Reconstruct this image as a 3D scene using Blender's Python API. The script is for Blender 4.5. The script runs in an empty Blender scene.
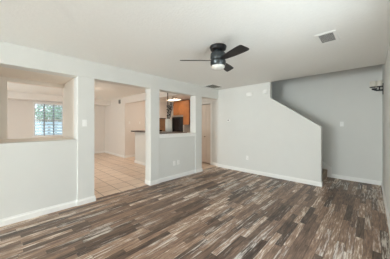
import bpy, bmesh, math, random
from mathutils import Vector, Matrix
random.seed(7)
S = bpy.context.scene
COL = S.collection
# ------------------------------------------------------------------ camera
A = math.radians(43.57)
CAM = (3.52, 0.0, 1.345)
cd = bpy.data.cameras.new('camera'); cam = bpy.data.objects.new('camera', cd); COL.objects.link(cam)
cd.sensor_fit = 'HORIZONTAL'; cd.sensor_width = 36; cd.lens = 185/390*36
cd.shift_y = -5/390; cd.clip_start = 0.02
cam.location = CAM; cam.rotation_euler = (math.pi/2, 0, A)
S.camera = cam
# ------------------------------------------------------------------ world, lights, exposure
S.view_settings.view_transform = 'Standard'; S.view_settings.look = 'None'
S.view_settings.gamma = 1; S.view_settings.use_curve_mapping = False
S.view_settings.exposure = -0.07
w = bpy.data.worlds.new('world'); S.world = w; w.use_nodes = True
wn = w.node_tree; bg = wn.nodes['Background']
tc = wn.nodes.new('ShaderNodeTexCoord'); sp = wn.nodes.new('ShaderNodeSeparateXYZ'); cr = wn.nodes.new('ShaderNodeValToRGB')
wn.links.new(tc.outputs['Generated'], sp.inputs[0]); wn.links.new(sp.outputs['Z'], cr.inputs[0])
cr.color_ramp.elements[0].position = 0.0; cr.color_ramp.elements[0].color = (.80, .87, .93, 1)
cr.color_ramp.elements[1].position = 0.6; cr.color_ramp.elements[1].color = (.45, .65, .95, 1)
wn.links.new(cr.outputs[0], bg.inputs['Color']); bg.inputs['Strength'].default_value = 2.6

w.cycles.sampling_method = 'NONE'
S.cycles.sample_clamp_indirect = 0
S.cycles.max_bounces = 16; S.cycles.diffuse_bounces = 10

def area(name, loc, size, rot, power, color):
    l = bpy.data.lights.new(name, 'AREA'); l.shape = 'RECTANGLE'; l.size, l.size_y = size
    l.energy = power; l.color = color
    o = bpy.data.objects.new(name, l); COL.objects.link(o); o.location = loc; o.rotation_euler = rot
    return o
# daylight entering by the big rear window; other three are fill at added windows
area('daylight_rear_window', (1.55, -6.93, 1.2), (2.6, 2.0), (math.radians(97), 0, 0), 455, (.975, .98, 1.0))
area('fill_light_side', (3.95, -5.5, 1.35), (1.8, 2.0), (math.radians(108), 0, math.radians(90)), 30, (.975, .98, 1.0))  # fill added behind the camera to brighten the left wall
area('fill_light_near', (3.95, 1.55, 1.15), (1.4, 1.4), (math.radians(108), 0, math.radians(90)), 24, (.975, .98, 1.0))  # fill added out of view to even out the left partition
area('fill_light_dining_side', (-3.2, -1.95, 1.5), (1.9, 1.5), (math.radians(90), 0, 0), 36, (.95, .975, 1.0))  # fill added out of view to brighten the dining room

# ------------------------------------------------------------------ materials
def mat(name, col, rough=.6, metal=0, bump=0, bscale=60, var=0, vscale=4, spec=.5, emit=None, estr=0, coat=0):
    m = bpy.data.materials.new(name); m.use_nodes = True; nt = m.node_tree; b = nt.nodes['Principled BSDF']
    b.inputs['Roughness'].default_value = rough; b.inputs['Metallic'].default_value = metal
    b.inputs['Specular IOR Level'].default_value = spec
    if coat: b.inputs['Coat Weight'].default_value = coat
    t = nt.nodes.new('ShaderNodeTexCoord')
    n = nt.nodes.new('ShaderNodeTexNoise'); n.inputs['Scale'].default_value = vscale; n.inputs['Detail'].default_value = 4
    nt.links.new(t.outputs['Object'], n.inputs['Vector'])
    mx = nt.nodes.new('ShaderNodeMix'); mx.data_type = 'RGBA'
    v = max(var, .02)
    mx.inputs['A'].default_value = tuple(c*(1-v) for c in col) + (1,)
    mx.inputs['B'].default_value = tuple(min(1, c*(1+v)) for c in col) + (1,)
    nt.links.new(n.outputs['Fac'], mx.inputs['Factor']); nt.links.new(mx.outputs['Result'], b.inputs['Base Color'])
    if bump:
        n2 = nt.nodes.new('ShaderNodeTexNoise'); n2.inputs['Scale'].default_value = bscale; n2.inputs['Detail'].default_value = 3
        nt.links.new(t.outputs['Object'], n2.inputs['Vector'])
        bp = nt.nodes.new('ShaderNodeBump'); bp.inputs['Strength'].default_value = bump; bp.inputs['Distance'].default_value = .004
        nt.links.new(n2.outputs['Fac'], bp.inputs['Height']); nt.links.new(bp.outputs[0], b.inputs['Normal'])
    if emit:
        b.inputs['Emission Color'].default_value = emit + (1,); b.inputs['Emission Strength'].default_value = estr
    return m
M = {}
M['wall'] = mat('wall_paint', (.77, .775, .75), .75, bump=.25, bscale=90)
M['wall_beige'] = mat('wall_paint_beige', (.84, .81, .775), .8, bump=.25, bscale=90)
M['wall_niche'] = mat('wall_paint_glow_tint', (.86, .80, .73), .8, bump=.25, bscale=90)  # warm lamp glow inside the niche is put into its wall colour
M['ceiling'] = mat('ceiling_texture', (.93, .935, .91), .9, bump=.7, bscale=45, var=.03, vscale=30)
M['trim'] = mat('trim_white', (.92, .92, .90), .35)
M['plastic'] = mat('white_plastic', (.93, .93, .91), .3)
M['plastic_gap'] = mat('socket_dark', (.12, .12, .12), .5)
M['grey'] = mat('grey_plastic', (.25, .25, .25), .5)
M['vent_grey'] = mat('vent_grey', (.60, .58, .53), .6)
M['vent_back'] = mat('vent_back', (.20, .19, .18), .7)
M['black'] = mat('black_metal', (.018, .018, .02), .42, metal=.3)
M['gunmetal'] = mat('fan_gunmetal', (.075, .085, .09), .32, metal=.75)
M['blade'] = mat('fan_blade', (.022, .020, .020), .5, var=.3, vscale=12)
M['opal'] = mat('opal_glass', (.74, .74, .70), .3)
M['candle'] = mat('frosted_cup', (.74, .70, .62), .4)
M['wax'] = mat('candle_wax', (.80, .74, .64), .5)
M['cab'] = mat('honey_oak', (.46, .185, .065), .4, var=.25, vscale=6)
M['cab_dark'] = mat('honey_oak_frame', (.34, .13, .045), .4, var=.25, vscale=6)
M['pantry'] = mat('brown_wood', (.30, .18, .10), .5, var=.2, vscale=6)
M['counter'] = mat('brown_counter', (.055, .035, .025), .3, var=.35, vscale=40)
M['appliance'] = mat('black_appliance', (.015, .015, .017), .18)
M['steel'] = mat('steel', (.42, .40, .38), .35, metal=.8)
M['carpet'] = mat('stair_carpet', (.34, .28, .22), .95, bump=.8, bscale=300, var=.15, vscale=60)
M['vase'] = mat('white_ceramic', (.78, .80, .76), .25)
M['twig'] = mat('dark_twig', (.035, .028, .026), .7)
M['leafd'] = mat('dark_leaf', (.03, .03, .032), .6, var=.4)
M['berry'] = mat('pale_berry', (.70, .68, .64), .4)
M['door'] = mat('door_paint', (.74, .66, .58), .4)
M['brass'] = mat('aged_brass', (.20, .13, .07), .35, metal=.9)
M['louver'] = mat('shutter_white', (.80, .83, .86), .4)
M['muntin'] = mat('muntin_grey', (.35, .38, .40), .5)
M['leaf'] = mat('tree_leaf', (.55, .62, .48), .6, var=.4)
M['bark'] = mat('tree_bark', (.18, .13, .09), .9, bump=.6)
M['grass'] = mat('lawn', (.20, .26, .10), .9, var=.3)
M['lamp_glow'] = mat('lit_diffuser', (.9, .85, .75), .4, emit=(1.0, .80, .55), estr=6)
M['lamp_glow2'] = mat('lit_diffuser_warm', (.9, .82, .7), .4, emit=(1.0, .86, .72), estr=75)

def glass():
    m = bpy.data.materials.new('window_glass'); m.use_nodes = True; nt = m.node_tree; nt.nodes.clear()
    o = nt.nodes.new('ShaderNodeOutputMaterial'); mx = nt.nodes.new('ShaderNodeMixShader')
    tr = nt.nodes.new('ShaderNodeBsdfTransparent'); g = nt.nodes.new('ShaderNodeBsdfGlossy'); g.inputs['Roughness'].default_value = .02
    tr.inputs['Color'].default_value = (.95, .98, .97, 1)
    mx.inputs[0].default_value = .035
    nt.links.new(tr.outputs[0], mx.inputs[1]); nt.links.new(g.outputs[0], mx.inputs[2])
    nt.links.new(mx.outputs[0], o.inputs[0]); return m
M['glass'] = glass()

class NT:
    """small helper to write node graphs"""
    def __init__(s, m): s.nt = m.node_tree
    def n(s, t, **k):
        x = s.nt.nodes.new(t)
        for a, b in k.items(): setattr(x, a, b)
        return x
    def math(s, op, a, b=None, c=None):
        x = s.n('ShaderNodeMath', operation=op)
        for i, v in enumerate((a, b, c)):
            if v is None: continue
            if isinstance(v, (int, float)): x.inputs[i].default_value = v
            else: s.nt.links.new(v, x.inputs[i])
        return x.outputs[0]
    def link(s, a, b): s.nt.links.new(a, b)

def wood_floor():
    m = bpy.data.materials.new('rustic_strip_wood'); m.use_nodes = True; g = NT(m)
    b = m.node_tree.nodes['Principled BSDF']
    t = g.n('ShaderNodeTexCoord'); s = g.n('ShaderNodeSeparateXYZ'); g.link(t.outputs['Object'], s.inputs[0])
    X, Y = s.outputs['X'], s.outputs['Y']
    W, L = .072, .66
    xs = g.math('DIVIDE', X, W); row = g.math('FLOOR', xs)
    w1 = g.n('ShaderNodeTexWhiteNoise', noise_dimensions='1D'); g.link(row, w1.inputs['W'])
    ys = g.math('ADD', g.math('DIVIDE', Y, L), g.math('MULTIPLY', w1.outputs['Value'], 7.3)); cell = g.math('FLOOR', ys)
    cv = g.n('ShaderNodeCombineXYZ'); g.link(row, cv.inputs[0]); g.link(cell, cv.inputs[1])
    w2 = g.n('ShaderNodeTexWhiteNoise', noise_dimensions='3D'); g.link(cv.outputs[0], w2.inputs['Vector'])
    sc = g.n('ShaderNodeSeparateColor'); g.link(w2.outputs['Color'], sc.inputs[0])
    r1, r2, r3 = sc.outputs[0], sc.outputs[1], sc.outputs[2]
    # stretched grain, different in every strip
    gv = g.n('ShaderNodeCombineXYZ'); g.link(g.math('ADD', g.math('MULTIPLY', X, 60), g.math('MULTIPLY', r1, 50)), gv.inputs[0])
    g.link(g.math('ADD', g.math('MULTIPLY', Y, 5), g.math('MULTIPLY', r2, 50)), gv.inputs[1])
    n1 = g.n('ShaderNodeTexNoise'); n1.inputs['Scale'].default_value = 1; n1.inputs['Detail'].default_value = 6; n1.inputs['Roughness'].default_value = .65
    g.link(gv.outputs[0], n1.inputs['Vector'])
    gw = g.n('ShaderNodeCombineXYZ'); g.link(g.math('ADD', g.math('MULTIPLY', X, 46), g.math('MULTIPLY', r2, 90)), gw.inputs[0])
    g.link(g.math('ADD', g.math('MULTIPLY', Y, 3.0), g.math('MULTIPLY', r3, 70)), gw.inputs[1])
    n2 = g.n('ShaderNodeTexNoise'); n2.inputs['Scale'].default_value = 1; n2.inputs['Detail'].default_value = 5; n2.inputs['Roughness'].default_value = .7
    g.link(gw.outputs[0], n2.inputs['Vector'])
    # large patches where the white wash is stronger
    n3 = g.n('ShaderNodeTexNoise'); n3.inputs['Scale'].default_value = .9; n3.inputs['Detail'].default_value = 2
    g.link(t.outputs['Object'], n3.inputs['Vector'])
    cr = g.n('ShaderNodeValToRGB'); e = cr.color_ramp.elements
    cr.color_ramp.interpolation = 'LINEAR'
    cols = [(0, (.058, .037, .027)), (.22, (.135, .086, .061)), (.46, (.215, .138, .096)), (.66, (.33, .205, .140)), (.82, (.44, .315, .225)), (.93, (.80, .68, .57)), (1, (.88, .79, .69))]
    e[0].position = 0; e[0].color = cols[0][1] + (1,); e[1].position = 1; e[1].color = cols[-1][1] + (1,)
    for p, c in cols[1:-1]:
        q = e.new(p); q.color = c + (1,)
    tone = g.math('ADD', g.math('MULTIPLY', r1, .80), g.math('MULTIPLY', g.math('SUBTRACT', n1.outputs['Fac'], .5), 1.7))
    tone = g.math('ADD', tone, .05)
    g.link(tone, cr.inputs[0])
    # white wash
    thr = g.math('SUBTRACT', .895, g.math('ADD', g.math('MULTIPLY', r3, .22), g.math('MULTIPLY', n3.outputs['Fac'], .42)))
    ww = g.math('MULTIPLY', g.math('SUBTRACT', n2.outputs['Fac'], thr), 9.0)
    wc = g.n('ShaderNodeClamp'); g.link(ww, wc.inputs[0])
    mx = g.n('ShaderNodeMix', data_type='RGBA'); mx.inputs['B'].default_value = (.88, .82, .74, 1)
    g.link(g.math('MULTIPLY', wc.outputs[0], .72), mx.inputs['Factor']); g.link(cr.outputs[0], mx.inputs['A'])
    # seams
    fx = g.math('FRACT', xs); fy = g.math('FRACT', ys)
    ex = g.math('MINIMUM', fx, g.math('SUBTRACT', 1, fx)); ey = g.math('MULTIPLY', g.math('MINIMUM', fy, g.math('SUBTRACT', 1, fy)), L/W)
    ed = g.math('LESS_THAN', g.math('MINIMUM', ex, ey), .022)
    mx2 = g.n('ShaderNodeMix', data_type='RGBA'); mx2.inputs['B'].default_value = (.035, .026, .02, 1)
    g.link(g.math('MULTIPLY', ed, .75), mx2.inputs['Factor']); g.link(mx.outputs['Result'], mx2.inputs['A'])
    g.link(mx2.outputs['Result'], b.inputs['Base Color'])
    g.link(g.math('ADD', .33, g.math('MULTIPLY', n2.outputs['Fac'], .2)), b.inputs['Roughness'])
    bp = g.n('ShaderNodeBump'); bp.inputs['Strength'].default_value = .3; bp.inputs['Distance'].default_value = .002
    g.link(n1.outputs['Fac'], bp.inputs['Height']); g.link(bp.outputs[0], b.inputs['Normal'])
    return m
M['wood'] = wood_floor()

def tile_floor():
    m = bpy.data.materials.new('beige_floor_tile'); m.use_nodes = True; g = NT(m); b = m.node_tree.nodes['Principled BSDF']
    t = g.n('ShaderNodeTexCoord'); br = g.n('ShaderNodeTexBrick'); br.offset = 0; br.squash = 1
    g.link(t.outputs['Object'], br.inputs['Vector']); br.inputs['Scale'].default_value = 1
    br.inputs['Brick Width'].default_value = .335; br.inputs['Row Height'].default_value = .335; br.inputs['Mortar Size'].default_value = .008
    br.inputs['Color1'].default_value = (.84, .66, .53, 1); br.inputs['Color2'].default_value = (.90, .72, .58, 1); br.inputs['Mortar'].default_value = (.42, .30, .22, 1)
    n = g.n('ShaderNodeTexNoise'); n.inputs['Scale'].default_value = 9; n.inputs['Detail'].default_value = 5; g.link(t.outputs['Object'], n.inputs['Vector'])
    mx = g.n('ShaderNodeMix', data_type='RGBA', blend_type='MULTIPLY'); mx.inputs['Factor'].default_value = .2
    g.link(br.outputs['Color'], mx.inputs['A']); g.link(n.outputs['Fac'], mx.inputs['B'])
    g.link(mx.outputs['Result'], b.inputs['Base Color']); b.inputs['Roughness'].default_value = .38
    return m
M['tile'] = tile_floor()

# ------------------------------------------------------------------ mesh helpers
def box(bm, x0, x1, y0, y1, z0, z1):
    v = [bm.verts.new(p) for p in ((x0,y0,z0),(x1,y0,z0),(x1,y1,z0),(x0,y1,z0),(x0,y0,z1),(x1,y0,z1),(x1,y1,z1),(x0,y1,z1))]
    for f in ((0,3,2,1),(4,5,6,7),(0,1,5,4),(1,2,6,5),(2,3,7,6),(3,0,4,7)): bm.faces.new([v[i] for i in f])
def prism(bm, pts, a, b, axis):
    """extrude 2D polygon between a and b along an axis: 'y' -> pts are (x,z), 'x' -> (y,z), 'z' -> (x,y)"""
    def P(p, t): return {'y': (p[0], t, p[1]), 'x': (t, p[0], p[1]), 'z': (p[0], p[1], t)}[axis]
    lo = [bm.verts.new(P(p, a)) for p in pts]; hi = [bm.verts.new(P(p, b)) for p in pts]; n = len(pts)
    fs = [bm.faces.new(lo), bm.faces.new(hi)] + [bm.faces.new((lo[i], lo[(i+1)%n], hi[(i+1)%n], hi[i])) for i in range(n)]
    bmesh.ops.recalc_face_normals(bm, faces=fs)
def lathe(bm, prof, c=(0,0,0), n=32, mtx=None):
    rings = []
    for r, z in prof:
        if r < 1e-5: rings.append([bm.verts.new((0,0,z))])
        else: rings.append([bm.verts.new((r*math.cos(2*math.pi*k/n), r*math.sin(2*math.pi*k/n), z)) for k in range(n)])
    fs = []
    for a, b in zip(rings, rings[1:]):
        for k in range(n):
            k2 = (k+1)%n
            if len(a) == 1 and len(b) == 1: continue
            if len(a) == 1: fs.append(bm.faces.new((a[0], b[k], b[k2])))
            elif len(b) == 1: fs.append(bm.faces.new((a[k], b[0], a[k2])))
            else: fs.append(bm.faces.new((a[k], b[k], b[k2], a[k2])))
    for r in (rings[0], rings[-1]):
        if len(r) > 1: fs.append(bm.faces.new(r))
    bmesh.ops.recalc_face_normals(bm, faces=fs)
    vs = [v for r in rings for v in r]
    if mtx: bmesh.ops.transform(bm, matrix=mtx, verts=vs)
    bmesh.ops.translate(bm, vec=c, verts=vs)
def tube(bm, a, b, r, r2=None, n=10):
    a = Vector(a); b = Vector(b); d = b-a
    q = d.to_track_quat('Z', 'Y').to_matrix().to_4x4()
    lathe(bm, [(r, 0), (r if r2 is None else r2, d.length)], a, n, q)
def obj(name, fn, m, parent=None, bevel=0, smooth=False, seg=2):
    bm = bmesh.new(); fn(bm)
    me = bpy.data.meshes.new(name); bm.to_mesh(me); bm.free()
    o = bpy.data.objects.new(name, me); COL.objects.link(o); me.materials.append(m)
    if smooth:
        for p in me.polygons: p.use_smooth = True
        try: me.set_sharp_from_angle(angle=math.radians(40))
        except Exception: pass
    if bevel:
        b = o.modifiers.new('bevel', 'BEVEL'); b.width = bevel; b.segments = seg; b.limit_method = 'ANGLE'
    if parent: o.parent = parent
    return o
def bx(*a): return lambda bm: box(bm, *a)
def bxs(l):
    def f(bm):
        for a in l: box(bm, *a)
    return f
def struct(name, fn, m, **k):
    o = obj(name, fn, m, **k)
    if not o.parent: o['kind'] = 'structure'
    return o
def tag(o, label, cat, group=None):
    o['label'] = label; o['category'] = cat
    if group: o['group'] = group
    return o
def thing(name, label, cat, loc=(0,0,0), rz=0, group=None, rot=None):
    o = bpy.data.objects.new(name, None); COL.objects.link(o); o.empty_display_size = .1
    o.location = loc; o.rotation_euler = rot or (0,0,rz)
    return tag(o, label, cat, group)

# ------------------------------------------------------------------ structure
H = 2.44; OH = 2.15; TOP = 4.9
struct('floor', bxs([(0, 3.82, -6.72, 4.78, -.1, 0), (-.1, 0, 1.138, 2.279, -.1, 0), (-.1, 0, 3.985, 4.78, -.1, 0), (1.5, 3.82, 4.78, 5.91, -.1, 0)]), M['wood'])
struct('floor_tile', bxs([(-5.85, -.1, -1.7, 6.02, -.1, -.002)]), M['tile'])
struct('ceiling', bxs([(-5.85, -.22, -1.82, 4.78, H, H+.25), (-.22, 3.82, -6.72, 4.78, H, H+.25), (-5.85, -.12, 4.78, 6.02, H, H+.25)]), M['ceiling'])
struct('ceiling_stairwell', bxs([(-.12, 3.82, 4.66, 5.91, TOP, TOP+.1)]), M['ceiling'])
def left_wall(bm):
    for a in [(-.22, 0, -6.6, -.12, 0, H), (-.22, 0, -.12, 4.78, OH, H),
              (-.22, 0, .88, 1.138, 0, OH), (-.22, 0, 2.279, 2.517, 0, OH), (-.22, 0, 3.726, 3.985, 0, OH),
              (-.22, -.02, -.12, .88, 0, 1.09), (-.20, -.02, 2.517, 3.726, 0, 1.03)]: box(bm, *a)
struct('wall_left', left_wall, M['wall'], bevel=.006)
def niche(bm):
    for a in [(-1.065, -.22, .88, 1.138, 0, H), (-1.065, -.22, -.6, .88, 0, 1.09), (-.965, -.22, -.6, .88, OH, H),
              (-1.065, -.965, .08, .88, 2.08, H), (-1.065, -.965, -1.7, .08, 1.09, H)]: box(bm, *a)
struct('wall_niche', niche, M['wall_niche'], bevel=.005)
struct('trim_1', bx(-.2, -.004, 2.517, 3.726, 1.03, 1.115), M['trim'], bevel=.004)
# right, far, stairwell and back walls
struct('wall_right', bxs([(3.70, 3.82, -6.6, -6.4, 0, H), (3.70, 3.82, -4.5, .8, 0, H), (3.70, 3.82, 2.3, 4.78, 0, H), (3.70, 3.82, .8, 2.3, 0, .4), (3.70, 3.82, .8, 2.3, 1.95, H), (3.70, 3.82, -6.4, -4.5, 0, .35), (3.70, 3.82, -6.4, -4.5, 2.3, H), (3.70, 3.82, 4.78, 5.91, 0, TOP)]), M['wall'])
struct('wall_far', lambda bm: prism(bm, [(0, 0), (2.74, 0), (2.74, 1.297), (1.643, 2.035), (1.643, H), (0, H)], 4.78, 4.90, 'y'), M['wall'], bevel=.005)
struct('wall_stairwell', bxs([(-.12, 3.82, 5.79, 5.91, 0, TOP), (-.12, 0, 4.90, 5.79, 0, TOP), (-.12, 3.82, 4.66, 4.78, H+.25, TOP)]), M['wall'])
struct('wall_back', bxs([(-.22, .25, -6.72, -6.6, 0, H), (2.85, 3.82, -6.72, -6.6, 0, H), (.25, 2.85, -6.72, -6.6, 2.3, H), (.25, 2.85, -6.72, -6.6, 0, .25)]), M['wall'])
wb = struct('window_2', bxs([(.25, .31, -6.71, -6.62, .25, 2.3), (2.79, 2.85, -6.71, -6.62, .25, 2.3), (.31, 2.79, -6.71, -6.62, 2.24, 2.3), (.31, 2.79, -6.71, -6.62, .25, .31), (1.52, 1.58, -6.71, -6.62, .31, 2.24)]), M['trim'])
struct('glass', bxs([(.31, 1.52, -6.675, -6.67, .31, 2.24), (1.58, 2.79, -6.675, -6.67, .31, 2.24)]), M['glass'], parent=wb)
we = struct('added_window_4', bxs([(3.72, 3.81, -6.4, -6.35, .35, 2.3), (3.72, 3.81, -4.55, -4.5, .35, 2.3), (3.72, 3.81, -6.35, -4.55, .35, .40), (3.72, 3.81, -6.35, -4.55, 2.25, 2.3)]), M['trim'])  # unseen window, added as the opening for the side fill light
struct('glass', bx(3.76, 3.765, -6.35, -4.55, .40, 2.25), M['glass'], parent=we)
wf = struct('added_window_5', bxs([(3.72, 3.81, .8, .85, .4, 1.95), (3.72, 3.81, 2.25, 2.3, .4, 1.95), (3.72, 3.81, .85, 2.25, .4, .45), (3.72, 3.81, .85, 2.25, 1.90, 1.95)]), M['trim'])  # unseen window, added as the opening for the near fill light
struct('glass', bx(3.76, 3.765, .85, 2.25, .45, 1.90), M['glass'], parent=wf)
# dining room and kitchen shell
struct('wall_dining', bxs([(-5.85, -5.73, -1.7, .84, 0, H), (-5.85, -5.73, 1.82, 3.57, 0, H), (-5.85, -5.73, .84, 1.82, 0, .88), (-5.85, -5.73, .84, 1.82, 2.19, H),
                           (-5.73, -4.2, -1.82, -1.7, 0, H), (-2.2, -.22, -1.82, -1.7, 0, H), (-4.2, -2.2, -1.82, -1.7, 0, .7), (-4.2, -2.2, -1.82, -1.7, 2.2, H)]), M['wall_beige'], bevel=.004)
struct('wall_dining_end', bx(-5.73, -3.65, 3.45, 3.57, 0, H), M['wall_beige'])
struct('wall_header', bx(-3.65, -.22, 3.45, 3.57, 2.19, H), M['wall_beige'])
struct('trim_2', bx(-5.73, -5.05, -1.7, 3.45, 2.215, H), M['wall_beige'])
struct('wall_kitchen_left', bx(-3.77, -3.65, 3.57, 6.02, 0, H), M['wall_beige'])
struct('wall_kitchen_back', bx(-3.65, -1.16, 5.9, 6.02, 0, H), M['wall_beige'])
struct('wall_kitchen_right', bx(-1.28, -1.16, 4.98, 5.9, 0, H), M['wall_beige'])
struct('wall_kitchen_return', bx(-2.43, -2.40, 5.50, 5.9, .921, 1.334), M['wall_beige'])
struct('wall_hall', bxs([(-1.28, -1.2, 4.86, 4.98, 0, H), (-.36, 0, 4.86, 4.98, 0, H), (-1.2, -.36, 4.86, 4.98, 2.05, H), (-1.16, -.12, 5.6, 5.7, 0, H)]), M['wall'])
struct('wall_bar', bx(-2.52, -.20, 3.27, 3.39, 0, 1.09), M['wall'], bevel=.004)

# ------------------------------------------------------------------ baseboards
BH, BT = .095, .016
def base_run(bm, pts, closed=False):
    """baseboard along a polyline; board lies to the LEFT of travel, wall on the right"""
    n = len(pts)
    offs = []
    for i, p in enumerate(pts):
        p = Vector(p)
        ns = []
        if i > 0: d = (p-Vector(pts[i-1])).normalized(); ns.append(Vector((-d.y, d.x)))
        if i < n-1: d = (Vector(pts[i+1])-p).normalized(); ns.append(Vector((-d.y, d.x)))
        if len(ns) == 2: m = (ns[0]+ns[1]); m = m/(1+ns[0].dot(ns[1]))
        else: m = ns[0]
        offs.append(m)
    prof = [(0, 0), (BT, 0), (BT, BH*.70), (BT*.55, BH*.86), (BT*.55, BH), (0, BH)]
    rings = [[bm.verts.new((p[0]+o.x*a, p[1]+o.y*a, z)) for a, z in prof] for p, o in zip(pts, offs)]
    fs = []
    for r1, r2 in zip(rings, rings[1:]):
        for k in range(len(prof)): fs.append(bm.faces.new((r1[k], r1[(k+1)%6], r2[(k+1)%6], r2[k])))
    fs += [bm.faces.new(rings[0]), bm.faces.new(rings[-1])]
    bmesh.ops.recalc_face_normals(bm, faces=fs)
def runs(*l):
    def f(bm):
        for p in l: base_run(bm, p)
    return f
struct('baseboard_left', runs(
    [(-.22, 1.138), (0, 1.138), (0, .88), (-.02, .88), (-.02, -.12), (0, -.12), (0, -6.6)],
    [(-.22, 3.985), (0, 3.985), (0, 3.726), (-.02, 3.726), (-.02, 2.517), (0, 2.517), (0, 2.279), (-.22, 2.279)]), M['trim'])
struct('baseboard_far', runs([(2.74, 4.90), (2.74, 4.78), (0, 4.78), (0, 4.86), (-.30, 4.86)]), M['trim'])
struct('baseboard_stairwell', runs([(3.70, 5.79), (2.80, 5.79)]), M['trim'])
struct('baseboard_right', runs([(3.70, -6.6), (3.70, 5.79)]), M['trim'])
struct('baseboard_dining', runs([(-3.65, 5.0), (-3.65, 3.45), (-5.73, 3.45), (-5.73, -1.7)]), M['trim'])
struct('baseboard_bar', runs([(-.22, 3.27), (-2.52, 3.27), (-2.52, 3.39)]), M['trim'])

wc = struct('added_window_3', bxs([(-4.2, -4.15, -1.80, -1.72, .7, 2.2), (-2.25, -2.2, -1.80, -1.72, .7, 2.2), (-4.15, -2.25, -1.80, -1.72, .7, .75), (-4.15, -2.25, -1.80, -1.72, 2.15, 2.2)]), M['trim'])  # unseen window, added to let fill light into the dining room
struct('glass', bx(-4.15, -2.25, -1.765, -1.76, .75, 2.15), M['glass'], parent=wc)
# ------------------------------------------------------------------ dining window with shutters
wy0, wy1, wz0, wz1 = .84, 1.82, .88, 2.19
wd = struct('window_1', bxs([(-5.85, -5.72, wy0, wy0+.04, wz0, wz1), (-5.85, -5.72, wy1-.04, wy1, wz0, wz1), (-5.85, -5.72, wy0+.04, wy1-.04, wz1-.045, wz1),
                             (-5.85, -5.69, wy0-.02, wy1+.02, wz0-.02, wz0+.03)]), M['trim'])
struct('glass', bx(-5.83, -5.825, wy0+.04, wy1-.04, wz0+.03, wz1-.045), M['glass'], parent=wd)
struct('meeting_rail', bx(-5.84, -5.80, wy0+.04, wy1-.04, 1.49, 1.53), M['muntin'], parent=wd)
struct('muntin', bxs([(-5.838, -5.815, wy0+.04+k*.30-.016, wy0+.04+k*.30+.016, wz0+.03, wz1-.045) for k in (1, 2)]), M['muntin'], parent=wd)
sh = thing('window_shutter', 'white louvred shutter with open slats filling the dining room window', 'shutter', (-5.76, 1.33, wz0+.03))
obj('shutter_frame', bxs([(-.015, .015, -.45, -.425, 0, 1.235), (-.015, .015, .425, .45, 0, 1.235), (-.015, .015, -.425, .425, 1.205, 1.235),
                          (-.015, .015, -.425, .425, 0, .03), (-.015, .015, -.425, .425, .60, .64)]), M['louver'], sh)
def slats(bm):
    zs = [.085 + .115*k for k in range(5)] + [.70 + .115*k for k in range(5)]
    for z in zs:
        c, s = math.cos(math.radians(15)), math.sin(math.radians(15)); hw = .042; t = .004
        pts = [(-hw*c - t*s, z - hw*s + t*c), (-hw*c + t*s, z - hw*s - t*c), (hw*c + t*s, z + hw*s - t*c), (hw*c - t*s, z + hw*s + t*c)]
        prism(bm, pts, -.424, .424, 'y')
obj('slats', slats, M['louver'], sh)

for y in (-.15, .15): obj('stile', bx(.045, .058, y-.012, y+.012, .0, 1.235), M['muntin'], sh)
# outside the dining window
fe = thing('garden_fence', 'pale horizontal board fence outside the dining room window', 'fence', (-9.0, 2.2, -.12))
obj('boards', bxs([(-.012, .012, -3.2, 3.2, .10+.155*k, .10+.155*k+.135) for k in range(10)]), M['louver'], fe)
for y in (-3.1, -1.6, -.1, 1.4, 2.9): obj('post', bx(-.09, -.013, y-.05, y+.05, 0, 1.68), M['louver'], fe)
struct('floor_lawn', bx(-16, -5.86, -5, 10, -.2, -.12), M['grass'])
def tree(name, label, x, y, h, r, seed):
    rnd = random.Random(seed)
    t = thing(name, label, 'tree', (x, y, -.12), 0)
    obj('trunk', lambda bm: (tube(bm, (0,0,0), (0,0,h*.6), .10, .06), tube(bm, (0,0,h*.4), (r*.4,.2,h*.75), .05, .02), tube(bm, (0,0,h*.45), (-r*.4,-.3,h*.8), .05, .02)), M['bark'], t)
    def crown(bm):
        for k in range(700):
            v = Vector((rnd.gauss(0,1), rnd.gauss(0,1), rnd.gauss(0,1))).normalized() * r * rnd.random()**.4
            p = v + Vector((0, 0, h*.75)); s = .09
            a = Vector((rnd.uniform(-1,1), rnd.uniform(-1,1), rnd.uniform(-1,1))).normalized(); b = a.orthogonal().normalized()
            bm.faces.new([bm.verts.new(p + a*s), bm.verts.new(p + b*s*.6), bm.verts.new(p - a*s), bm.verts.new(p - b*s*.6)])
    obj('foliage', crown, M['leaf'], t)
tree('tree', 'leafy green tree outside, seen through the right panes of the dining window', -9.6, 2.75, 2.9, .75, 3)
tree('tree', 'leafy green tree outside, farther off behind the middle panes of the dining window', -12.5, 2.3, 2.9, .85, 5)

# ------------------------------------------------------------------ hall closet door (bifold)
dr = struct('door_1', bxs([(-1.18+.2*k+.003, -1.18+.2*(k+1)-.003, 4.875, 4.905, .03, 2.03) for k in range(4)]), M['door'], bevel=.003)
struct('raised_panel', bxs([(-1.18+.2*k+.035, -1.18+.2*(k+1)-.035, 4.868, 4.876, a, b) for k in range(4) for a, b in ((.15, .95), (1.08, 1.90))]), M['door'], parent=dr, bevel=.004)
def knob(bm): lathe(bm, [(0,.045), (.014,.043), (.019,.034), (.016,.024), (.007,.018), (.007,0), (0,0)], (-.625, 4.874, .93), 16, Matrix.Rotation(math.radians(90), 4, 'X'))
obj('door_knob', knob, M['brass'], dr, smooth=True)
struct('trim_3', bxs([(-.38, -.32, 4.845, 4.86, .0, 2.05), (-1.24, -1.18, 4.845, 4.86, 0, 2.05), (-1.24, -.32, 4.845, 4.86, 2.05, 2.11)]), M['trim'], bevel=.003)

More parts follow.
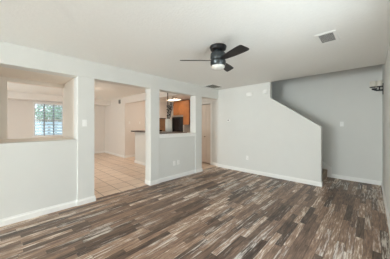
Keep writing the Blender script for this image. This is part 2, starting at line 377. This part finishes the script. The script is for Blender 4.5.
# ------------------------------------------------------------------ staircase
def stairs(bm):
    x = 2.70; z = 0
    pts = [(2.70, 0)]
    for k in range(11):
        z += .19; pts += [(x + .012, z - .02), (x + .012, z)]; x -= .27; pts += [(x, z)]
    pts += [(x, 0)]
    prism(bm, pts, 4.905, 5.785, 'y')
st = obj('staircase', stairs, M['carpet'], bevel=.012)
st['kind'] = 'structure'
sk = obj('trim_4', lambda bm: prism(bm, [(2.80, 0), (2.80, .25), (.6, .25+.19/.27*2.20), (.6, .25+.19/.27*2.20-.3), (2.6, 0)], 5.772, 5.79, 'y'), M['trim']); sk['kind'] = 'structure'

# ------------------------------------------------------------------ ceiling fan
fan = thing('ceiling_fan', 'black three-blade ceiling fan with a white dome light', 'ceiling fan', (1.963, 2.107, H))
obj('canopy', lambda bm: lathe(bm, [(0,0), (.115,0), (.118,-.012), (.108,-.045), (.07,-.06), (0,-.06)], n=40), M['black'], fan, smooth=True)
obj('motor_housing', lambda bm: lathe(bm, [(0,-.055), (.055,-.055), (.06,-.085), (.092,-.092), (.106,-.105), (.108,-.165), (.100,-.175), (.100,-.20), (.108,-.21), (.106,-0.257), (.095,-0.274), (0,-0.274)], n=40), M['gunmetal'], fan, smooth=True)
obj('light_dome', lambda bm: lathe(bm, [(.092,-.270), (.094,-.280), (.090,-.296), (.078,-.312), (.058,-.324), (.030,-.331), (0,-.333)], n=36), M['opal'], fan, smooth=True)
def blade_mesh(bm):
    up = [(.085, .026), (.15, .040), (.25, .054), (.36, .063), (.46, .067), (.515, .066), (.532, .055), (.535, .035)]
    dn = [(.085, -.026), (.15, -.040), (.25, -.054), (.36, -.063), (.45, -.067), (.490, -.066), (.508, -.058), (.514, -.045)]
    prism(bm, up + dn[::-1], -.004, .004, 'z')
for k in range(3):
    b = obj('blade', blade_mesh, M['blade'], fan, bevel=.002)
    b.matrix_local = Matrix.Translation((0,0,-.195)) @ Matrix.Rotation(A + math.pi + k*2*math.pi/3, 4, 'Z') @ Matrix.Rotation(math.radians(-17), 4, 'X')

# ------------------------------------------------------------------ vents
def vent(name, label, x, y, sx, sy, along='x', f=.022, lm='trim'):
    t = thing(name, label, 'vent', (x, y, H))
    obj('frame', bxs([(-sx/2, sx/2, -sy/2, -sy/2+f, -.008, 0), (-sx/2, sx/2, sy/2-f, sy/2, -.008, 0), (-sx/2, -sx/2+f, -sy/2+f, sy/2-f, -.008, 0), (sx/2-f, sx/2, -sy/2+f, sy/2-f, -.008, 0)]), M['trim'], t, bevel=.002)
    obj('backing', bx(-sx/2+f, sx/2-f, -sy/2+f, sy/2-f, -.0015, 0), M['vent_back'], t)
    def lv(bm):
        n = max(3, int((sx-2*f)/.026)) if along == 'x' else max(3, int((sy-2*f)/.026))
        for k in range(n):
            if along == 'x':
                c = -sx/2+f+(k+.5)*(sx-2*f)/n; prism(bm, [(c-.006,-.007), (c-.003,-.008), (c+.006,-.003), (c+.004,-.002)], -sy/2+f, sy/2-f, 'y')
            else:
                c = -sy/2+f+(k+.5)*(sy-2*f)/n; prism(bm, [(c-.006,-.007), (c-.003,-.008), (c+.006,-.003), (c+.004,-.002)], -sx/2+f, sx/2-f, 'x')
        if along == 'x': box(bm, -sx/2+f, sx/2-f, -.004, .004, -.008, -.002)
    obj('louvers', lv, M[lm], t)
vent('ceiling_vent', 'white air vent in the ceiling to the right of the fan', 3.12, 2.84, .215, .35, 'y', .034)
vent('ceiling_vent', 'greyish air vent in the ceiling above the hall opening, far left corner', .24, 4.22, .36, .52, 'y', .03, 'vent_grey')

# ------------------------------------------------------------------ wall sconce
sc = thing('candle_sconce', 'black wall sconce with two pale candle cups high in the stair alcove', 'sconce', (3.70, 5.29, 2.06))
obj('wall_plate', bx(-.012, 0, -.035, .035, -.11, .11), M['black'], sc, bevel=.003)
def arm(bm):
    box(bm, -.10, -.010, -.012, .012, -.035, -.005); box(bm, -.17, -.09, -.012, .012, .0, .028)
    prism(bm, [(-.10,-.035), (-.10,.0), (-.165,.028), (-.165,.0)], -.012, .012, 'y')
    box(bm, -.065, -.045, -.01, .01, -.02, .05)
obj('arm', arm, M['black'], sc)
for cx in (-.055, -.155):
    p = obj('drip_plate', lambda bm: lathe(bm, [(0,.045), (.045,.045), (.050,.058), (.046,.060), (0,.055)], (cx, 0, 0), 24), M['black'], sc, smooth=True)
    c = obj('candle_cup', lambda bm: lathe(bm, [(0,.060), (.040,.060), (.046,.075), (.046,.17), (.043,.17), (.043,.078), (0,.066)], (cx, 0, 0), 24), M['candle'], sc, smooth=True)
    obj('candle', lambda bm: (lathe(bm, [(0,.068), (.034,.068), (.034,.15), (.03,.153), (0,.148)], (cx, 0, 0), 20), tube(bm, (cx,0,.148), (cx,0,.162), .0015)), M['wax'], c, smooth=True)

# ------------------------------------------------------------------ switches, outlets, wall boxes
def plate(name, kind, label, loc, rz, group=None, w=.07, h=.115):
    """plate facing local -Y"""
    t = thing(name, label, 'light switch' if kind != 'outlet' else 'outlet', loc, rz, group)
    obj('cover_plate', bx(-w/2, w/2, -.006, 0, -h/2, h/2), M['plastic'], t, bevel=.002)
    if kind == 'outlet':
        for z in (-.021, .021):
            s = obj('socket', lambda bm: lathe(bm, [(0,0), (.016,0), (.016,.002), (0,.002)], (0,-.006,z), 20, Matrix.Rotation(math.pi/2, 4, 'X')), M['plastic'], t)
            obj('slot', bxs([(-.007,-.005,-.0086,-.008,z-.004,z+.005), (.005,.007,-.0086,-.008,z-.004,z+.005)]), M['plastic_gap'], s)
    else:
        for c in ([0] if w < .1 else [-.023, .023]):
            obj('rocker', lambda bm: prism(bm, [(-.006,-.033), (-.009,-.033), (-.007,0), (-.011,.033), (-.006,.033)], c-.016, c+.016, 'x'), M['plastic'], t)
    return t
E = math.radians(90)
plate('light_switch', 'switch', 'white light switch on the wide post beside the large left opening', (0, .983, 1.37), E)
plate('light_switch', 'switch', 'white light switch on the rear wall of the stair alcove', (3.0, 5.79, 1.355), 0)
plate('light_switch', 'switch', 'pale light switch on the kitchen side wall, nearer the corner edge', (-3.65, 3.64, 1.42), E)
plate('light_switch', 'switch', 'pale light switch on the kitchen side wall, just above the bar end', (-3.65, 4.10, 1.42), E)
plate('wall_outlet', 'outlet', 'white outlet low on the half wall under the pass-through, left of the pair', (-.02, 2.973, .385), E)
plate('wall_outlet', 'outlet', 'white outlet low on the half wall under the pass-through, right of the pair', (-.02, 3.11, .39), E)
plate('wall_outlet', 'outlet', 'white outlet low on the long far wall', (1.0, 4.78, .41), 0)
t = thing('door_chime', 'white rectangular chime box high on the far wall', 'chime', (1.07, 4.78, 2.18))
obj('cover', bx(-.085, .085, -.04, 0, -.055, .055), M['plastic'], t, bevel=.012)
obj('grille', bxs([(-.05, .05, -.0415, -.0395, -.03+.015*k, -.024+.015*k) for k in range(5)]), M['plastic'], t)
t = thing('smoke_detector', 'round white smoke detector high on the far wall near the stair edge', 'smoke detector', (1.51, 4.78, 2.20))
RX = Matrix.Rotation(math.pi/2, 4, 'X')
obj('base_ring', lambda bm: lathe(bm, [(0,0), (.060,0), (.060,.016), (0,.016)], n=32, mtx=RX), M['plastic'], t, smooth=True)
obj('dome', lambda bm: lathe(bm, [(0,.016), (.050,.016), (.046,.032), (.020,.036), (0,.034)], n=32, mtx=RX), M['plastic'], t, smooth=True)
t = thing('thermostat', 'small thermostat with dark screen at the left end of the far wall', 'thermostat', (.39, 4.78, 1.475))
obj('body', bx(-.062, .062, -.012, 0, -.042, .042), M['plastic'], t, bevel=.006)
obj('screen', bx(-.035, .012, -.014, -.011, -.018, .016), M['grey'], t)
t = thing('wall_chime', 'small grey box high on the white dining room wall', 'wall box', (-4.11, 3.45, 2.30))
obj('case', bx(-.055, .055, -.04, 0, -.075, .075), M['grey'], t, bevel=.006)
obj('rim', bx(-.065, .065, -.010, 0, -.085, .085), M['steel'], t, bevel=.003)

# ------------------------------------------------------------------ bar, kitchen
tag(obj('bar_countertop', lambda bm: prism(bm, [(-2.62, 3.16), (-.45, 3.16), (-.45, 2.53), (-.205, 2.53), (-.205, 3.60), (-2.62, 3.60)], 1.09, 1.13, 'z'), M['counter'], bevel=.006),
    'dark brown bar countertop on the half wall behind the pass-through', 'countertop')

def cabinet(label, x0, x1, yf, yb, z0, z1, ndoor, m=None, drawer=False, group=None, name='wall_cabinet'):
    m = m or M['cab']
    w = x1-x0; h = z1-z0; d = yb-yf
    t = thing(name, label, 'cabinet', ((x0+x1)/2, yb, z0), 0, group)
    obj('body', bx(-w/2+.001, w/2-.001, -d+.02, 0, 0 if z0 > .2 else .09, h), M['cab_dark'], t)
    if z0 < .2: obj('toe_kick', bx(-w/2+.001, w/2-.001, -d+.08, 0, 0, .09), M['cab_dark'], t)
    dw = w/ndoor
    zt = h-.01 if not drawer else h-.17
    for k in range(ndoor):
        a = -w/2+k*dw+.006; b = a+dw-.012; zb = .012 if z0 > .2 else .11
        dd = obj('door', bxs([(a, a+.05, -d, -d+.019, zb, zt), (b-.05, b, -d, -d+.019, zb, zt), (a+.05, b-.05, -d, -d+.019, zb, zb+.055), (a+.05, b-.05, -d, -d+.019, zt-.055, zt), (a+.05, b-.05, -d+.008, -d+.019, zb+.055, zt-.055)]), m, t, bevel=.002)
        kx = (b-.025) if (k % 2 == 0 and ndoor > 1) else (a+.025)
        obj('knob', lambda bm: lathe(bm, [(0,0), (.006,0), (.006,.014), (.013,.02), (.012,.028), (0,.03)], (kx, -d, zb+.07 if z0 > .2 else zt-.07), 14, RX), M['brass'], dd, smooth=True)
        if drawer:
            dq = obj('drawer', bx(a, b, -d, -d+.019, h-.155, h-.012), m, t, bevel=.003)
            obj('knob', lambda bm: lathe(bm, [(0,0), (.006,0), (.006,.014), (.013,.02), (.012,.028), (0,.03)], ((a+b)/2, -d, h-.085), 14, RX), M['brass'], dq, smooth=True)
    return t
cabinet('short honey oak wall cabinet above the black microwave', -3.19, -2.43, 5.57, 5.9, 1.77, 2.40, 2)
cabinet('tall bright orange oak wall cabinet right of the microwave', -2.43, -2.07, 5.50, 5.9, 1.335, 2.40, 1)
cabinet('shaded oak wall cabinet at the right end, beside the white post', -2.07, -1.285, 5.57, 5.9, 1.40, 2.40, 2)
for x0, x1, n, l in ((-3.649, -3.20, 1, 'oak base cabinet in the far left kitchen corner'), (-3.19, -2.43, 2, 'oak base cabinet under the black oven'), (-2.42, -1.287, 3, 'long oak base cabinet at the right of the black oven')):
    cabinet(l, x0, x1, 5.3, 5.895, 0, .88, n, drawer=True, name='base_cabinet')
tag(obj('worktop', bxs([(-3.649, -1.287, 5.27, 5.895, .881, .92)]), M['counter'], bevel=.004), 'brown kitchen worktop on the oak base cabinets', 'countertop')
mw = thing('oven', 'black built-in oven below the short oak wall cabinet', 'oven', (-2.81, 5.895, .92))
obj('case', bx(-.378, .378, -.36, 0, 0, .84), M['appliance'], mw, bevel=.004)
obj('vent_strip', bx(-.378, .378, -.385, -.36, .765, .84), M['steel'], mw, bevel=.003)
obj('door', bx(-.375, .17, -.39, -.361, .01, .755), M['appliance'], mw, bevel=.006)
obj('control_panel', bx(.175, .375, -.388, -.361, .01, .755), M['black'], mw, bevel=.004)
obj('handle', lambda bm: tube(bm, (.145,-.415,.20), (.145,-.415,.66), .008), M['black'], mw)
for z in (.23, .63): obj('handle_mount', lambda bm: tube(bm, (.145,-.415,z), (.145,-.388,z), .006), M['black'], mw)
pc = thing('storage_cabinet', 'plain brown wooden cabinet against the kitchen side wall left of the white vase', 'cabinet', (-3.649, 5.02, 0))
obj('body', bx(0, .30, -.22, .21, 0, 1.60), M['pantry'], pc, bevel=.004)
obj('top', bx(0, .32, -.235, .225, 1.60, 1.635), M['counter'], pc, bevel=.004)
obj('door', bx(.30, .318, -.20, .19, .06, 1.56), M['pantry'], pc, bevel=.004)
kl = thing('ceiling_light', 'glowing flat ceiling light in the kitchen, in front of the oak cabinets', 'ceiling light', (-2.66, 5.16, H))
obj('frame', bxs([(-.33, .33, -.17, -.155, -.036, 0), (-.33, .33, .155, .17, -.036, 0), (-.33, -.315, -.155, .155, -.036, 0), (.315, .33, -.155, .155, -.036, 0)]), M['trim'], kl)
obj('diffuser', bx(-.315, .315, -.155, .155, -.040, -.015), M['lamp_glow'], kl, bevel=.006)
for x, y, l in ((-2.6, 1.72, 'round warm ceiling light in the dining room behind the left post'), (-2.3, 4.1, 'added round fill light, out of view, on the kitchen ceiling behind the dropped header')):  # the kitchen one is added out of view to light that room
    dl = thing('ceiling_light', l, 'ceiling light', (x, y, H))
    obj('base', lambda bm: lathe(bm, [(0,0), (.14,0), (.14,-.02), (0,-.02)]), M['brass'], dl, smooth=True)
    obj('shade', lambda bm: lathe(bm, [(.13,-.02), (.125,-.04), (.09,-.06), (.04,-.07), (0,-.072)]), M['lamp_glow2'], dl, smooth=True)

# ------------------------------------------------------------------ vase with dark sprigs on the bar
vx, vy = -.86, 3.46
v = thing('floral_vase', 'white ceramic vase of tall dark branches with pale berries on the brown bar', 'vase', (vx, vy, 1.13))
obj('vase', lambda bm: lathe(bm, [(0,0), (.072,0), (.090,.02), (.099,.12), (.101,.24), (.090,.33), (.070,.37), (.074,.385), (.058,.385), (.055,.37), (.070,.32), (0,.30)], n=32), M['vase'], v, smooth=True)
rnd = random.Random(11)
def curve_pts(a, top, k):
    pts = []
    for i in range(7):
        t = i/6; pts.append(Vector((.025*math.cos(a)*(1-t) + k*math.cos(a)*t**1.5, .025*math.sin(a)*(1-t) + k*math.sin(a)*t**1.5, .30 + (top-.30)*t)))
    return pts
stems = [curve_pts(rnd.uniform(0, 6.28), rnd.uniform(.62, .90), rnd.uniform(.02, .09)) for _ in range(9)] + \
        [curve_pts(A+math.pi, 1.24, .03), curve_pts(A, 1.16, .19), curve_pts(A+.3, 1.10, .13), curve_pts(A-.2, 1.02, .24)]
for si, P in enumerate(stems):
    br = obj('branch', lambda bm: [tube(bm, a, b, .006 if si != 9 else .014, n=6) for a, b in zip(P, P[1:])], M['twig'], v)
    def lf(bm):
        for i in range(26 if si < 9 else 6):
            t = rnd.uniform(.22, .98) if si < 9 else rnd.uniform(.3, .6); q = t*6; j = min(5, int(q)); p = P[j].lerp(P[j+1], q-j)
            d = Vector((rnd.uniform(-1,1), rnd.uniform(-1,1), rnd.uniform(-.3,.9))).normalized(); s = d.orthogonal().normalized()*.012; L = rnd.uniform(.035, .06)
            n = d.cross(s).normalized()*.002
            a = [bm.verts.new(x) for x in (p, p+d*L*.5+s, p+d*L, p+d*L*.5-s, p+d*L*.5+n)]
            for f in ((0,1,4),(1,2,4),(2,3,4),(3,0,4)): bm.faces.new([a[i] for i in f])
    obj('leaves', lf, M['leafd'], br)
    for i in range(6 if si < 9 else 0):
        t = rnd.uniform(.25, .95); q = t*6; j = min(5, int(q)); p = P[j].lerp(P[j+1], q-j) + Vector((rnd.uniform(-.014,.014), rnd.uniform(-.014,.014), 0))
        obj('berry', lambda bm: bmesh.ops.create_icosphere(bm, subdivisions=2, radius=.014, matrix=Matrix.Translation(p)), M['berry'], br)
t = thing('dish', 'small dark dish on the brown bar left of the white vase', 'dish', (-1.22, 3.42, 1.13))
obj('bowl', lambda bm: lathe(bm, [(0,0), (.035,0), (.045,.01), (.07,.045), (.066,.045), (.04,.014), (0,.010)], n=24), M['appliance'], t, smooth=True)
obj('foot', lambda bm: lathe(bm, [(0,0), (.03,0), (.03,.004), (0,.004)], n=20), M['black'], t)

# repeats of one kind carry the same group
GROUPS = {'light_switch': 'light switches on the walls', 'wall_outlet': 'outlets low on the walls', 'wall_cabinet': 'oak wall cabinets in the kitchen',
          'base_cabinet': 'oak base cabinets in the kitchen', 'ceiling_vent': 'vents in the living room ceiling', 'tree': 'trees outside the dining window', 'ceiling_light': 'ceiling lights beyond the partition'}
for o in S.objects:
    k = o.name.split('.')[0]
    if k in GROUPS and o.parent is None: o['group'] = GROUPS[k]
